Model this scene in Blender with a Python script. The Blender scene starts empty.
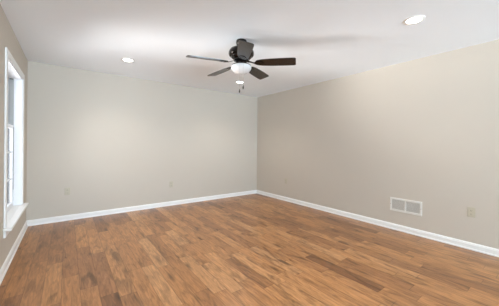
import bpy, bmesh, math, random
from mathutils import Vector, Matrix
C = bpy.context.scene.collection
scene = bpy.context.scene
random.seed(4)

# ------------------------------------------------------------------ measures (metres)
XL, XR, YB, YF, H = -0.4763, 3.8725, 4.830, -4.60, 2.44
FPX, YAW, ROLL, HZ, HC = 242.367, 0.64456, 0.00885, 144.92, 1.2277

# ------------------------------------------------------------------ camera
cd = bpy.data.cameras.new('camera'); cam = bpy.data.objects.new('camera', cd); C.objects.link(cam)
cd.sensor_width = 36; cd.lens = FPX * 36 / 499; cd.shift_y = (HZ - 153) / 499; cd.clip_start = .02
fw = Vector((math.sin(YAW), math.cos(YAW), 0)); rt = Vector((math.cos(YAW), -math.sin(YAW), 0)); up = Vector((0, 0, 1))
r2 = rt * math.cos(ROLL) + up * math.sin(ROLL); u2 = up * math.cos(ROLL) - rt * math.sin(ROLL)
m = Matrix((r2, u2, -fw)).transposed().to_4x4(); m.translation = Vector((0, 0, HC)); cam.matrix_world = m
scene.camera = cam

# ------------------------------------------------------------------ daylight, added fill, exposure
vs = scene.view_settings
vs.view_transform = 'Standard'; vs.look = 'None'; vs.gamma = 1; vs.use_curve_mapping = False
vs.exposure = 0.76
w = bpy.data.worlds.new('overcast_sky'); scene.world = w; w.use_nodes = True
WN = w.node_tree.nodes; WL = w.node_tree.links; bg = WN['Background']; bg.inputs[1].default_value = 1.9
# cool overcast sky above the horizon, lower half brightened to lift the ceiling
wt = WN.new('ShaderNodeTexCoord'); wsx = WN.new('ShaderNodeSeparateXYZ'); wr = WN.new('ShaderNodeValToRGB'); wm = WN.new('ShaderNodeMapRange')
wm.inputs[1].default_value = -1; wm.inputs[2].default_value = 1
WL.new(wt.outputs['Generated'], wsx.inputs[0]); WL.new(wsx.outputs[2], wm.inputs[0]); WL.new(wm.outputs[0], wr.inputs[0]); 
# bright lobe added outside the left window, below the horizon, to throw the fan's shadow
wd = WN.new('ShaderNodeVectorMath'); wd.operation = 'DOT_PRODUCT'; WL.new(wt.outputs['Generated'], wd.inputs[0]); wd.inputs[1].default_value = Vector((-.865, .50, -.325)).normalized()
wp = WN.new('ShaderNodeMapRange'); wp.interpolation_type = 'SMOOTHSTEP'; wp.inputs[1].default_value = .958; wp.inputs[2].default_value = .988; wp.inputs[3].default_value = 0; wp.inputs[4].default_value = 15
WL.new(wd.outputs['Value'], wp.inputs[0])
wa = WN.new('ShaderNodeVectorMath'); wa.operation = 'ADD'; WL.new(wr.outputs[0], wa.inputs[0]); WL.new(wp.outputs[0], wa.inputs[1]); WL.new(wa.outputs[0], bg.inputs[0])
wr.color_ramp.elements[0].position = .46; wr.color_ramp.elements[0].color = (1.38, 1.42, 1.5, 1)
wr.color_ramp.elements[1].position = .54; wr.color_ramp.elements[1].color = (.86, .92, 1, 1)

def portal(name, loc, rot, sx, sy):
    l = bpy.data.lights.new(name, 'AREA'); l.shape = 'RECTANGLE'; l.size = sx; l.size_y = sy
    l.cycles.is_portal = True
    o = bpy.data.objects.new(name, l); C.objects.link(o); o.location = loc; o.rotation_euler = rot
WY0, WY1, WZ0, WZ1 = 3.28, 4.33, .42, 2.065          # opening in the left wall
FX0, FX1, FZ0, FZ1 = -.10, 3.0, .45, 2.15            # opening in the wall behind the camera
portal('daylight_left', (XL - .20, (WY0 + WY1) / 2, (WZ0 + WZ1) / 2), (0, -math.pi / 2, 0), WZ1 - WZ0, WY1 - WY0)
fl = bpy.data.lights.new('fill_front', 'AREA'); fl.shape = 'RECTANGLE'; fl.size = 3.6; fl.size_y = 1.8; fl.energy = 620; fl.color = (.66, .895, 1.09)  # area fill lamp added behind the camera to brighten the room
fo = bpy.data.objects.new('fill_front', fl); C.objects.link(fo); fo.location = ((FX0 + FX1) / 2, YF - .8, .45); fo.rotation_euler = (math.radians(90 + 32), 0, math.radians(8))

# ------------------------------------------------------------------ materials
def lin(r, g, b):
    f = lambda c: (c / 255 / 12.92) if c / 255 <= .04045 else ((c / 255 + .055) / 1.055) ** 2.4
    return (f(r), f(g), f(b), 1)
def mat(name, col, rough=.5, metal=0, emit=None, es=0, noise=0, nscale=30, bump=0, spec=.5, trans=0):
    m = bpy.data.materials.new(name); m.use_nodes = True; N = m.node_tree.nodes; L = m.node_tree.links
    b = N['Principled BSDF']; b.inputs['Base Color'].default_value = col
    b.inputs['Roughness'].default_value = rough; b.inputs['Metallic'].default_value = metal
    b.inputs['Specular IOR Level'].default_value = spec
    if emit: b.inputs['Emission Color'].default_value = emit; b.inputs['Emission Strength'].default_value = es
    if noise or bump:
        tc = N.new('ShaderNodeTexCoord'); nz = N.new('ShaderNodeTexNoise'); nz.inputs['Scale'].default_value = nscale
        L.new(tc.outputs['Object'], nz.inputs['Vector'])
        if noise:
            mx = N.new('ShaderNodeMix'); mx.data_type = 'RGBA'; L.new(nz.outputs['Fac'], mx.inputs['Factor'])
            mx.inputs['A'].default_value = tuple(c * (1 - noise) for c in col[:3]) + (1,)
            mx.inputs['B'].default_value = tuple(min(1, c * (1 + noise)) for c in col[:3]) + (1,)
            L.new(mx.outputs['Result'], b.inputs['Base Color'])
        if bump:
            bp = N.new('ShaderNodeBump'); bp.inputs['Strength'].default_value = bump; bp.inputs['Distance'].default_value = .002
            L.new(nz.outputs['Fac'], bp.inputs['Height']); L.new(bp.outputs['Normal'], b.inputs['Normal'])
    return m

M_WALL = mat('wall_paint', lin(208, 199, 186), .75, noise=.012, nscale=3, bump=.04, spec=.25)
M_CEIL = mat('ceiling_paint', lin(247, 251, 255), .85, noise=.008, nscale=4, spec=.2)
M_TRIM = mat('trim_paint', lin(247, 246, 243), .35, noise=.005, nscale=8)
M_VINYL = mat('white_vinyl', lin(240, 241, 243), .3, noise=.005, nscale=8)
M_LINER = mat('grey_jamb_liner', lin(176, 177, 175), .45, noise=.02, nscale=20)
M_PLATE = mat('almond_plastic', lin(200, 192, 171), .4, noise=.01, nscale=20)
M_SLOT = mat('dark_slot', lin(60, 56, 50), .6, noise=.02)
M_GRILLE = mat('grille_enamel', lin(236, 233, 226), .4, noise=.01, nscale=20)
M_DUCT = mat('duct_inside', lin(196, 192, 184), .6, noise=.05)
M_BRONZE = mat('dark_bronze', lin(52, 48, 45), .2, .85, noise=.15, nscale=20)
M_BRASS = mat('nickel_chain', lin(190, 188, 182), .3, 1, noise=.05)
M_FOB = mat('dark_fob', lin(45, 38, 34), .35, noise=.1)
M_BOWL = mat('frosted_glass', lin(222, 222, 222), .25, noise=.005, nscale=10)
M_LENS = mat('lamp_lens', (1, 1, 1, 1), .4, emit=(1, .95, .87, 1), es=9, noise=.001)

def glass(name, tint=(1, 1, 1, 1)):
    m = bpy.data.materials.new(name); m.use_nodes = True; N = m.node_tree.nodes; L = m.node_tree.links; N.clear()
    o = N.new('ShaderNodeOutputMaterial'); mx = N.new('ShaderNodeMixShader'); t = N.new('ShaderNodeBsdfTransparent')
    g = N.new('ShaderNodeBsdfGlossy'); g.inputs['Roughness'].default_value = .02; t.inputs[0].default_value = tint
    f = N.new('ShaderNodeFresnel'); f.inputs[0].default_value = 1.25
    L.new(f.outputs[0], mx.inputs[0]); L.new(t.outputs[0], mx.inputs[1]); L.new(g.outputs[0], mx.inputs[2]); L.new(mx.outputs[0], o.inputs[0])
    return m
M_GLASS = glass('window_glass')

def wood_blade():
    m = mat('blade_veneer', lin(40, 32, 28), .27, spec=.7); N = m.node_tree.nodes; L = m.node_tree.links
    tc = N.new('ShaderNodeTexCoord'); mp = N.new('ShaderNodeMapping'); mp.inputs['Scale'].default_value = (3, 60, 3)
    nz = N.new('ShaderNodeTexNoise'); nz.inputs['Scale'].default_value = 2; nz.inputs['Detail'].default_value = 5
    cr = N.new('ShaderNodeValToRGB'); cr.color_ramp.elements[0].color = lin(14, 11, 10); cr.color_ramp.elements[1].color = lin(44, 36, 32)
    cr.color_ramp.elements[0].position = .3; cr.color_ramp.elements[1].position = .7
    L.new(tc.outputs['Object'], mp.inputs[0]); L.new(mp.outputs[0], nz.inputs['Vector']); L.new(nz.outputs['Fac'], cr.inputs[0])
    L.new(cr.outputs[0], N['Principled BSDF'].inputs['Base Color']); return m
M_BLADE = wood_blade()

def floor_mat():
    m = bpy.data.materials.new('hickory_planks'); m.use_nodes = True; N = m.node_tree.nodes; L = m.node_tree.links
    b = N['Principled BSDF']
    def mth(op, a, c=None, d=None):
        n = N.new('ShaderNodeMath'); n.operation = op
        for i, v in enumerate((a, c, d)):
            if v is None: continue
            if isinstance(v, (int, float)): n.inputs[i].default_value = v
            else: L.new(v, n.inputs[i])
        return n.outputs[0]
    tc = N.new('ShaderNodeTexCoord'); sp = N.new('ShaderNodeSeparateXYZ'); L.new(tc.outputs['Object'], sp.inputs[0])
    X, Y = sp.outputs[0], sp.outputs[1]
    PW = .125
    xr = mth('DIVIDE', mth('ADD', X, 10.03), PW); row = mth('FLOOR', xr); fx = mth('FRACT', xr)
    wn = N.new('ShaderNodeTexWhiteNoise'); wn.noise_dimensions = '1D'; L.new(row, wn.inputs['W'])
    wn2 = N.new('ShaderNodeTexWhiteNoise'); wn2.noise_dimensions = '1D'; L.new(mth('ADD', row, 77.3), wn2.inputs['W'])
    plen = mth('ADD', mth('MULTIPLY', wn2.outputs['Value'], .45), .55)
    yr = mth('ADD', mth('DIVIDE', mth('ADD', Y, 20), plen), mth('MULTIPLY', wn.outputs['Value'], 7))
    col = mth('FLOOR', yr); fy = mth('FRACT', yr)
    # every board draws its own random numbers
    cv = N.new('ShaderNodeCombineXYZ'); L.new(row, cv.inputs[0]); L.new(col, cv.inputs[1])
    pid = N.new('ShaderNodeTexWhiteNoise'); pid.noise_dimensions = '2D'; L.new(cv.outputs[0], pid.inputs['Vector'])
    # board tone
    cr = N.new('ShaderNodeValToRGB'); E = cr.color_ramp.elements
    E[0].position = 0; E[0].color = lin(128, 86, 54); E[1].position = 1; E[1].color = lin(186, 138, 94)
    for p, c in ((.08, (148, 102, 66)), (.4, (167, 117, 74)), (.7, (175, 124, 79)), (.9, (183, 132, 86))):
        e = E.new(p); e.color = lin(*c)
    L.new(pid.outputs['Value'], cr.inputs[0])
    # grain, shifted per board
    off = N.new('ShaderNodeVectorMath'); off.operation = 'MULTIPLY_ADD'; L.new(pid.outputs['Color'], off.inputs[0])
    off.inputs[1].default_value = (40, 40, 40); L.new(tc.outputs['Object'], off.inputs[2])
    mp = N.new('ShaderNodeMapping'); mp.inputs['Scale'].default_value = (22, 2.4, 1); L.new(off.outputs[0], mp.inputs[0])
    n1 = N.new('ShaderNodeTexNoise'); n1.inputs['Scale'].default_value = 1.6; n1.inputs['Detail'].default_value = 7; n1.inputs['Roughness'].default_value = .65; n1.inputs['Distortion'].default_value = 1.6
    L.new(mp.outputs[0], n1.inputs['Vector'])
    mp2 = N.new('ShaderNodeMapping'); mp2.inputs['Scale'].default_value = (8, 1.8, 1); L.new(off.outputs[0], mp2.inputs[0])
    n2 = N.new('ShaderNodeTexNoise'); n2.inputs['Scale'].default_value = 1.5; n2.inputs['Detail'].default_value = 5; n2.inputs['Distortion'].default_value = 1.2; L.new(mp2.outputs[0], n2.inputs['Vector'])
    g1 = N.new('ShaderNodeMapRange'); g1.inputs[1].default_value = .3; g1.inputs[2].default_value = .7; g1.inputs[3].default_value = .62; g1.inputs[4].default_value = 1.38
    L.new(n1.outputs['Fac'], g1.inputs[0])
    g2 = N.new('ShaderNodeMapRange'); g2.inputs[1].default_value = .28; g2.inputs[2].default_value = .5; g2.inputs[3].default_value = .5; g2.inputs[4].default_value = 1.05
    L.new(n2.outputs['Fac'], g2.inputs[0])
    gg = mth('MULTIPLY', g1.outputs[0], g2.outputs[0])
    # knots
    mp3 = N.new('ShaderNodeMapping'); mp3.inputs['Scale'].default_value = (6.5, 1.7, 1); L.new(off.outputs[0], mp3.inputs[0])
    vo = N.new('ShaderNodeTexVoronoi'); vo.inputs['Scale'].default_value = 1; L.new(mp3.outputs[0], vo.inputs['Vector'])
    kn = N.new('ShaderNodeMapRange'); kn.inputs[1].default_value = .03; kn.inputs[2].default_value = .22; kn.inputs[3].default_value = .38; kn.inputs[4].default_value = 1; L.new(vo.outputs['Distance'], kn.inputs[0])
    gg = mth('MULTIPLY', gg, kn.outputs[0])
    # joints
    ex = mth('MINIMUM', fx, mth('SUBTRACT', 1, fx)); ey = mth('MULTIPLY', mth('MINIMUM', fy, mth('SUBTRACT', 1, fy)), mth('DIVIDE', plen, PW))
    e = mth('MINIMUM', ex, ey)
    jt = N.new('ShaderNodeMapRange'); jt.inputs[1].default_value = .008; jt.inputs[2].default_value = .035; jt.inputs[3].default_value = .68; jt.inputs[4].default_value = 1; L.new(e, jt.inputs[0])
    tot = mth('MULTIPLY', gg, jt.outputs[0])
    mul = N.new('ShaderNodeVectorMath'); mul.operation = 'SCALE'; L.new(cr.outputs[0], mul.inputs[0]); L.new(tot, mul.inputs['Scale'])
    L.new(mul.outputs[0], b.inputs['Base Color'])
    rr = N.new('ShaderNodeMapRange'); rr.inputs[3].default_value = .23; rr.inputs[4].default_value = .38; L.new(n1.outputs['Fac'], rr.inputs[0]); L.new(rr.outputs[0], b.inputs['Roughness'])
    b.inputs['Specular IOR Level'].default_value = .5
    hh = mth('ADD', mth('MULTIPLY', jt.outputs[0], .8), mth('MULTIPLY', n1.outputs['Fac'], .5))
    bp = N.new('ShaderNodeBump'); bp.inputs['Strength'].default_value = .35; bp.inputs['Distance'].default_value = .002; L.new(hh, bp.inputs['Height']); L.new(bp.outputs[0], b.inputs['Normal'])
    return m
M_FLOOR = floor_mat()

# ------------------------------------------------------------------ helpers
def obj(name, bm, mt, parent=None, smooth=False, bevel=0, seg=2):
    bmesh.ops.recalc_face_normals(bm, faces=bm.faces)
    me = bpy.data.meshes.new(name); bm.to_mesh(me); bm.free(); me.materials.append(mt)
    if smooth:
        for p in me.polygons: p.use_smooth = True
    o = bpy.data.objects.new(name, me); C.objects.link(o)
    if bevel:
        md = o.modifiers.new('bevel', 'BEVEL'); md.width = bevel; md.segments = seg; md.limit_method = 'ANGLE'
    if smooth:
        es = o.modifiers.new('edges', 'EDGE_SPLIT'); es.split_angle = math.radians(38)
    if parent: o.parent = parent
    return o
def add_box(bm, x0, x1, y0, y1, z0, z1, M=None):
    r = bmesh.ops.create_cube(bm, size=1)
    T = Matrix.Translation(((x0 + x1) / 2, (y0 + y1) / 2, (z0 + z1) / 2)) @ Matrix.Diagonal((abs(x1 - x0), abs(y1 - y0), abs(z1 - z0), 1))
    bmesh.ops.transform(bm, matrix=(M @ T) if M else T, verts=r['verts'])
def boxes(*bs):
    bm = bmesh.new()
    for b in bs: add_box(bm, *b)
    return bm
def add_lathe(bm, prof, n=48, c=(0, 0, 0)):
    rings = []
    for r, z in prof:
        if r < 1e-6: rings.append([bm.verts.new((c[0], c[1], c[2] + z))])
        else: rings.append([bm.verts.new((c[0] + r * math.cos(2 * math.pi * i / n), c[1] + r * math.sin(2 * math.pi * i / n), c[2] + z)) for i in range(n)])
    for a, b in zip(rings, rings[1:]):
        for i in range(n):
            j = (i + 1) % n
            q = [a[i % len(a)], a[j % len(a)], b[j % len(b)], b[i % len(b)]]
            u = []
            for v in q:
                if v not in u: u.append(v)
            if len(u) > 2: bm.faces.new(u)
def lathe(prof, n=48, c=(0, 0, 0)):
    bm = bmesh.new(); add_lathe(bm, prof, n, c); return bm
def extrude_profile(prof, A, B, up=Vector((0, 0, 1)), out=Vector((1, 0, 0))):
    """profile (out, up) swept from A to B"""
    bm = bmesh.new(); A = Vector(A); B = Vector(B)
    a = [bm.verts.new(A + out * p + up * q) for p, q in prof]; b = [bm.verts.new(B + out * p + up * q) for p, q in prof]
    n = len(prof)
    for i in range(n): bm.faces.new((a[i], a[(i + 1) % n], b[(i + 1) % n], b[i]))
    bm.faces.new(a); bm.faces.new(b[::-1]); return bm
def empty(name, loc=(0, 0, 0), rot=(0, 0, 0), kind=None, label=None, cat=None, group=None):
    o = bpy.data.objects.new(name, None); C.objects.link(o); o.location = loc; o.rotation_euler = rot; o.empty_display_size = .1
    if kind: o['kind'] = kind
    if label: o['label'] = label
    if cat: o['category'] = cat
    if group: o['group'] = group
    return o
def struct(o, label, cat):
    o['kind'] = 'structure'; o['label'] = label; o['category'] = cat; return o
def copy_tree(o, parent=None):
    c = o.copy(); C.objects.link(c); c.parent = parent
    for ch in [k for k in bpy.data.objects if k.parent == o]: copy_tree(ch, c)
    return c

# ------------------------------------------------------------------ room shell
T = .20
struct(obj('floor', boxes((XL - T, XR + T, YF - T, YB + T, -.1, 0)), M_FLOOR), 'brown hickory plank floor with knots and mixed tones', 'floor')
struct(obj('ceiling', boxes((XL - T, XR + T, YF - T, YB + T, H, H + .1)), M_CEIL), 'smooth white ceiling', 'ceiling')
struct(obj('wall_back', boxes((XL, XR, YB, YB + T, 0, H)), M_WALL), 'beige painted back wall', 'wall')
struct(obj('wall_right', boxes((XR, XR + T, YF - T, YB + T, 0, H)), M_WALL), 'beige painted right wall with the return air grille', 'wall')
struct(obj('wall_left', boxes((XL - T, XL, YF - T, WY0, 0, H), (XL - T, XL, WY1, YB + T, 0, H), (XL - T, XL, WY0, WY1, 0, WZ0 - .02), (XL - T, XL, WY0, WY1, WZ1, H)), M_WALL),
       'beige painted left wall around the tall window', 'wall')
struct(obj('wall_front', boxes((XL, FX0, YF - T, YF, 0, H), (FX1, XR, YF - T, YF, 0, H), (FX0, FX1, YF - T, YF, 0, FZ0), (FX0, FX1, YF - T, YF, FZ1, H)), M_WALL),
       'beige wall behind the camera', 'wall')
# baseboards: moulded top, shoe moulding at the floor
BP = [(0, 0), (.024, 0), (.024, .009), (.021, .015), (.015, .018), (.015, .062), (.011, .068), (.011, .074), (.006, .080), (0, .084)]
struct(obj('baseboard_back', extrude_profile(BP, (XL, YB, 0), (XR, YB, 0), out=Vector((0, -1, 0))), M_TRIM), 'white baseboard along the back wall', 'baseboard')
struct(obj('baseboard_right', extrude_profile(BP, (XR, YF, 0), (XR, YB, 0), out=Vector((-1, 0, 0))), M_TRIM), 'white baseboard along the right wall', 'baseboard')
struct(obj('baseboard_left', extrude_profile(BP, (XL, YF, 0), (XL, YB, 0), out=Vector((1, 0, 0))), M_TRIM), 'white baseboard under the window', 'baseboard')
struct(obj('baseboard_front', extrude_profile(BP, (XL, YF, 0), (XR, YF, 0), out=Vector((0, 1, 0))), M_TRIM), 'white baseboard behind the camera', 'baseboard')

# ------------------------------------------------------------------ window in the left wall
win = empty('window_1', (XL, (WY0 + WY1) / 2, WZ0), kind='structure', label='tall white double-hung window in the left wall', cat='window')
def wpart(name, bm, mt, parent=win, bevel=0, **k):
    bmesh.ops.translate(bm, verts=bm.verts, vec=-Vector(win.location)); return obj(name, bm, mt, parent, bevel=bevel, **k)
CW = .066
wpart('casing', boxes((XL, XL + .015, WY0 - CW, WY0, WZ0, WZ1 + CW), (XL, XL + .015, WY1, WY1 + CW, WZ0, WZ1 + CW), (XL, XL + .015, WY0, WY1, WZ1, WZ1 + CW),
                      ), M_TRIM, bevel=.004)
wpart('window_sill', boxes((XL - .075, XL + .001, WY0, WY1, WZ0 - .024, WZ0), (XL, XL + .062, WY0 - CW - .035, WY1 + CW + .03, WZ0 - .024, WZ0)), M_TRIM, bevel=.005)
wpart('apron', boxes((XL, XL + .016, WY0 - CW, WY1 + CW, WZ0 - .095, WZ0 - .024)), M_TRIM, bevel=.003)
wpart('window_frame', boxes((XL - .195, XL + .001, WY0, WY0 + .014, WZ0, WZ1), (XL - .195, XL + .001, WY1 - .014, WY1, WZ0, WZ1), (XL - .195, XL + .001, WY0, WY1, WZ1 - .014, WZ1),
                            (XL - .195, XL - .075, WY0, WY1, WZ0 - .02, WZ0 + .012)), M_VINYL)
def sash(name, x0, x1, z0, z1):
    y0, y1 = WY0 + .022, WY1 - .022; s = .042
    bm = boxes((x0, x1, y0, y0 + s, z0, z1), (x0, x1, y1 - s, y1, z0, z1), (x0, x1, y0 + s, y1 - s, z0, z0 + s), (x0, x1, y0 + s, y1 - s, z1 - s, z1))
    xm = (x0 + x1) / 2
    g = bmesh.new()
    for k in (1, 2): y = y0 + (y1 - y0) * k / 3; add_box(bm, xm - .006, xm + .010, y - .009, y + .009, z0 + s, z1 - s)
    for k in (1, 2): z = z0 + (z1 - z0) * k / 3; add_box(bm, xm - .006, xm + .010, y0 + s, y1 - s, z - .009, z + .009)
    o = wpart(name, bm, M_VINYL)
    add_box(g, xm - .003, xm + .001, y0 + s - .005, y1 - s + .005, z0 + s - .005, z1 - s + .005)
    wpart('pane', g, M_GLASS, parent=o)
ZM = 1.41
sash('lower_sash', XL - .112, XL - .078, WZ0 + .012, ZM + .04)
def liner(y, s):
    bm = boxes((XL - .165, XL - .078, y, y + s * .006, WZ0 + .012, WZ1 - .014))
    for x in (XL - .082, XL - .1185, XL - .161): add_box(bm, x - .003, x + .003, y, y + s * .013, WZ0 + .012, WZ1 - .014)
    return wpart('jamb_liner', bm, M_LINER)
wpart('sash_gap_shade', boxes((XL - .079, XL - .0755, WY1 - .020, WY1 - .014, .63, ZM + .02), (XL - .079, XL - .0755, WY0 + .014, WY0 + .020, .63, ZM + .02)), M_SLOT)  # dark strips standing in for the shaded gap between sash and jamb
wpart('sash_track', boxes((XL - .165, XL - .156, WY1 - .030, WY1 - .014, ZM, WZ1 - .014), (XL - .120, XL - .078, WY1 - .024, WY1 - .014, WZ1 - .026, WZ1 - .014)), M_SLOT)
liner(WY0 + .014, 1); liner(WY1 - .014, -1)
sash('upper_sash', XL - .158, XL - .124, ZM, WZ1 - .014)
lk = boxes((XL - .078, XL - .060, (WY0 + WY1) / 2 - .03, (WY0 + WY1) / 2 + .03, ZM + .035, ZM + .05)); wpart('sash_lock', lk, M_VINYL, bevel=.004)
# unseen window added behind the camera to let fill light in
w2 = empty('fill_window', (FX0, YF, FZ0), kind='structure', label='wide white window added in the wall behind the camera for fill light', cat='window')
fr = bmesh.new(); a, b = FX1 - FX0, FZ1 - FZ0
for bx in ((0, a, -.1, 0, 0, .05), (0, a, -.1, 0, b - .05, b), (0, .05, -.1, 0, .05, b - .05), (a - .05, a, -.1, 0, .05, b - .05), (a / 3 - .03, a / 3 + .03, -.1, 0, .05, b - .05), (2 * a / 3 - .03, 2 * a / 3 + .03, -.1, 0, .05, b - .05),
           (-.08, 0, 0, .02, -.08, b + .08), (a, a + .08, 0, .02, -.08, b + .08), (0, a, 0, .02, b, b + .08), (0, a, 0, .02, -.08, 0)): add_box(fr, *bx)
obj('window_frame', fr, M_TRIM, w2)
for k in range(3): obj('pane', boxes((a * k / 3 + .03, a * (k + 1) / 3 - .03, -.06, -.056, .04, b - .04)), M_GLASS, w2)

# ------------------------------------------------------------------ ceiling fan
FAN = Vector((1.61, 2.315, 0)); ZB = 2.176
fan = empty('ceiling_fan', (FAN.x, FAN.y, H), label='dark bronze five-blade ceiling fan with a white glass bowl and pull chains', cat='ceiling fan')
def zz(p): return [(r, z - H) for r, z in p]
obj('canopy', lathe(zz([(0, H), (.058, H), (.062, 2.43), (.064, 2.412), (.060, 2.395), (.046, 2.375), (.03, 2.365), (0, 2.365)])), M_BRONZE, fan, True)
obj('motor_housing', lathe(zz([(0, 2.372), (.045, 2.37), (.075, 2.362), (.088, 2.350), (.105, 2.345), (.132, 2.330), (.146, 2.305), (.148, 2.28), (.140, 2.262), (.120, 2.252), (.118, 2.243), (.108, 2.232), (.085, 2.224), (0, 2.222)])), M_BRONZE, fan, True)
obj('flywheel', lathe(zz([(0, 2.225), (.088, 2.223), (.09, 2.205), (.07, 2.198), (0, 2.198)])), M_BRONZE, fan, True)
obj('switch_housing', lathe(zz([(0, 2.200), (.055, 2.199), (.062, 2.19), (.062, 2.168), (.085, 2.158), (.112, 2.150), (.114, 2.138), (.10, 2.134), (0, 2.134)])), M_BRONZE, fan, True)
obj('glass_bowl', lathe(zz([(.100, 2.152), (.113, 2.143), (.119, 2.128), (.116, 2.108), (.100, 2.085), (.072, 2.066), (.038, 2.056), (0, 2.053)])), M_BOWL, fan, True)
R0, R1 = .172, .624
def blade_bm():
    st = [(R0, .030), (R0 + .008, .040), (R0 + .03, .052), (.25, .062), (.34, .069), (.46, .073), (R1 - .035, .073), (R1 - .018, .071), (R1 - .005, .065), (R1, .055)]
    bm = bmesh.new(); t = .004; rows = []
    for x, h in st:
        rows.append([bm.verts.new((x, s * h, z)) for s, z in ((-1, -t), (-.97, -t), (.97, -t), (1, -t), (1, t), (.97, t), (-.97, t), (-1, t))])
    for a, b in zip(rows, rows[1:]):
        for i in range(8): bm.faces.new((a[i], a[(i + 1) % 8], b[(i + 1) % 8], b[i]))
    bm.faces.new(rows[0]); bm.faces.new(rows[-1][::-1]); return bm
def iron_bm():
    bm = bmesh.new()
    st = [(.072, .018, .018), (.10, .014, .016), (.13, .011, .006), (.155, .016, -.004), (.18, .034, -.006), (.215, .040, -.006), (.245, .030, -.006), (.262, .010, -.006)]
    rows = [[bm.verts.new((x, s * h, z + q)) for s, q in ((-1, -.003), (1, -.003), (1, .003), (-1, .003))] for x, h, z in st]
    for a, b in zip(rows, rows[1:]):
        for i in range(4): bm.faces.new((a[i], a[(i + 1) % 4], b[(i + 1) % 4], b[i]))
    bm.faces.new(rows[0]); bm.faces.new(rows[-1][::-1])
    for x, y in ((.2, -.02), (.2, .02), (.24, 0)): 
        add_lathe(bm, [(0, -.003), (.006, -.003), (.005, -.006), (0, -.007)], 10, (x, y, -.006))
    return bm
PITCH = math.radians(-13)
bb = iron = None
BASE = -11.5                      # degrees, in the camera's right/forward frame
for k in range(5):
    ang = math.radians(BASE + 72 * k) - YAW
    Mx = Matrix.Rotation(ang, 4, 'Z') @ Matrix.Rotation(math.radians(1.5), 4, 'Y') @ Matrix.Rotation(PITCH, 4, 'X')
    if k == 0:
        bb = obj('blade', blade_bm(), M_BLADE, fan, bevel=.0015); iron = obj('blade_iron', iron_bm(), M_BRONZE, fan, bevel=.001)
        a, b = bb, iron
    else:
        a, b = bb.copy(), iron.copy(); C.objects.link(a); C.objects.link(b); a.parent = fan; b.parent = fan
    a.matrix_local = Matrix.Translation((0, 0, ZB - H)) @ Mx
    b.matrix_local = Matrix.Translation((0, 0, ZB - H)) @ Mx
def chain(x, y, zt, zb_):
    bm = bmesh.new(); z = zt
    while z > zb_ + .001:
        bmesh.ops.create_icosphere(bm, subdivisions=1, radius=.0019, matrix=Matrix.Translation((x, y, z - H))); z -= .0042
    add_lathe(bm, [(0, zt - H), (.0007, zt - H), (.0007, zb_ - H), (0, zb_ - H)], 6, (x, y, 0))
    c = obj('pull_chain', bm, M_BRASS, fan, True)
    f = obj('chain_fob', lathe([(0, 0), (.003, -.001), (.0045, -.008), (.0075, -.022), (.008, -.036), (.005, -.044), (0, -.046)], 14, (x, y, zb_ - H)), M_FOB, c, True)
# switch chains leave the switch housing on the viewer's side and hang in front of the bowl
fx_, fy_ = -math.sin(YAW), -math.cos(YAW)
rx_, ry_ = math.cos(YAW), -math.sin(YAW)
chain(fx_ * .122 + rx_ * .028, fy_ * .122 + ry_ * .028, 2.142, 1.893)
chain(fx_ * .122 - rx_ * .012, fy_ * .122 - ry_ * .012, 2.142, 1.850)

# ------------------------------------------------------------------ recessed downlights
def downlight(x, y, label, power=24):
    t = empty('recessed_light', (x, y, H), label=label, cat='ceiling light', group='recessed ceiling lights')
    obj('trim_ring', lathe([(.062, -.004), (.066, -.007), (.086, -.005), (.092, -.001), (.092, .001), (.062, .001)], 40), M_TRIM, t, True)
    obj('lens', lathe([(0, -.007), (.03, -.0065), (.055, -.005), (.0625, -.003), (.0625, 0), (0, 0)], 40), M_LENS, t, True)
    l = bpy.data.lights.new('lamp', 'SPOT'); l.energy = power; l.color = (1, .95, .88); l.spot_size = math.radians(130); l.spot_blend = .8; l.shadow_soft_size = .05
    o = bpy.data.objects.new('lamp', l); C.objects.link(o); o.parent = t; o.location = (0, 0, -.02)
downlight(2.65, .917, 'round recessed ceiling light to the right of the fan, nearest the viewer')
downlight(.693, 3.863, 'round recessed ceiling light to the left of the fan, near the window')
downlight(2.655, 3.86, 'round recessed ceiling light seen just below the fan bowl, by the far corner')

downlight(.693, .917, 'round recessed ceiling light over the near left end of the room, before the window', 55)

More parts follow.
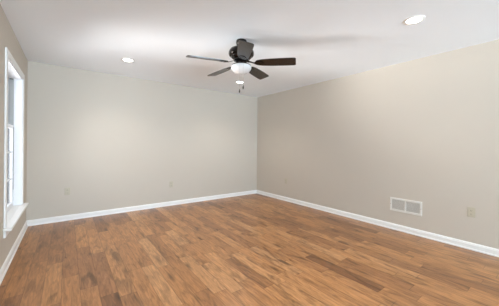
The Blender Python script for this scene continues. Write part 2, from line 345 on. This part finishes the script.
# ------------------------------------------------------------------ return air grille on the right wall
def grille():
    W, HH = .41, .195; t = empty('return_air_grille', (XR, 1.427, .372), label='white metal return air grille with two louvred panels low on the right wall', cat='air vent')
    bm = bmesh.new(); e = .026
    for b in ((-.008, 0, -W / 2, W / 2, HH / 2 - e, HH / 2), (-.008, 0, -W / 2, W / 2, -HH / 2, -HH / 2 + e), (-.008, 0, -W / 2, -W / 2 + e, -HH / 2 + e, HH / 2 - e),
              (-.008, 0, W / 2 - e, W / 2, -HH / 2 + e, HH / 2 - e), (-.008, 0, -.009, .009, -HH / 2 + e, HH / 2 - e)): add_box(bm, *b)
    obj('grille_frame', bm, M_GRILLE, t, bevel=.002)
    obj('backing', boxes((-.0016, -.0004, -W / 2 + e, W / 2 - e, -HH / 2 + e, HH / 2 - e)), M_DUCT, t)
    for s in (-1, 1):
        bm = bmesh.new(); y0, y1 = sorted((s * .009, s * (W / 2 - e)))
        for k in range(11):
            z = -HH / 2 + e + .006 + k * (HH - 2 * e - .012) / 10
            add_box(bm, -.0035, .0035, y0, y1, -.0006, .0006, Matrix.Translation((-.0045, 0, z)) @ Matrix.Rotation(math.radians(38), 4, 'Y'))
        obj('louvre_panel', bm, M_GRILLE, t)
    for y in (-W / 2 + .012, W / 2 - .012):
        for z in (0,):
            b2 = bmesh.new(); add_lathe(b2, [(0, .002), (.003, .0015), (.004, 0), (0, 0)], 10)
            bmesh.ops.transform(b2, matrix=Matrix.Translation((-.008, y, z)) @ Matrix.Rotation(-math.pi / 2, 4, 'Y'), verts=b2.verts)
            obj('screw', b2, M_SLOT, t)
grille()

# ------------------------------------------------------------------ outlets and wall plates (local: +x out of the wall)
def outlet_proto(loc, rz, label):
    t = empty('wall_outlet', loc, (0, 0, rz), label=label, cat='wall outlet', group='almond wall outlets')
    obj('cover_plate', boxes((0, .006, -.036, .036, -.0585, .0585)), M_PLATE, t, bevel=.003)
    for z in (-.021, .021):
        f = obj('receptacle', lathe([(0, .003), (.0155, .003), (.0165, .002), (.0165, 0), (0, 0)], 24), M_PLATE, t)
        f.rotation_euler = (0, math.pi / 2, 0); f.location = (.0055, 0, z)
        bm = boxes((-.005, .005, -.007, -.005, .003, .0034), (-.004, .004, .005, .007, .003, .0034)); add_box(bm, .007, .011, -.002, .002, .003, .0034)
        obj('slot', bm, M_SLOT, f)
    b2 = lathe([(0, .0015), (.003, .001), (.0035, 0), (0, 0)], 10); s = obj('screw', b2, M_PLATE, t); s.rotation_euler = (0, math.pi / 2, 0); s.location = (.006, 0, 0)
    return t
p = outlet_proto((.008, YB, .464), -math.pi / 2, 'almond wall outlet low on the back wall, at the window end')
for loc, rz, lb in (((1.676, YB, .425), -math.pi / 2, 'almond wall outlet low on the back wall, toward the right corner'),
                    ((XR, 3.796, .435), math.pi, 'small almond wall outlet on the right wall close to the far corner'),
                    ((XR, .719, .446), math.pi, 'almond wall outlet on the right wall beside the return air grille'),
                    ((XL, 3.126, .44), 0, 'wall outlet on the left wall at the near end of the window sill')):
    c = copy_tree(p); c.location = loc; c.rotation_euler = (0, 0, rz); c['label'] = lb
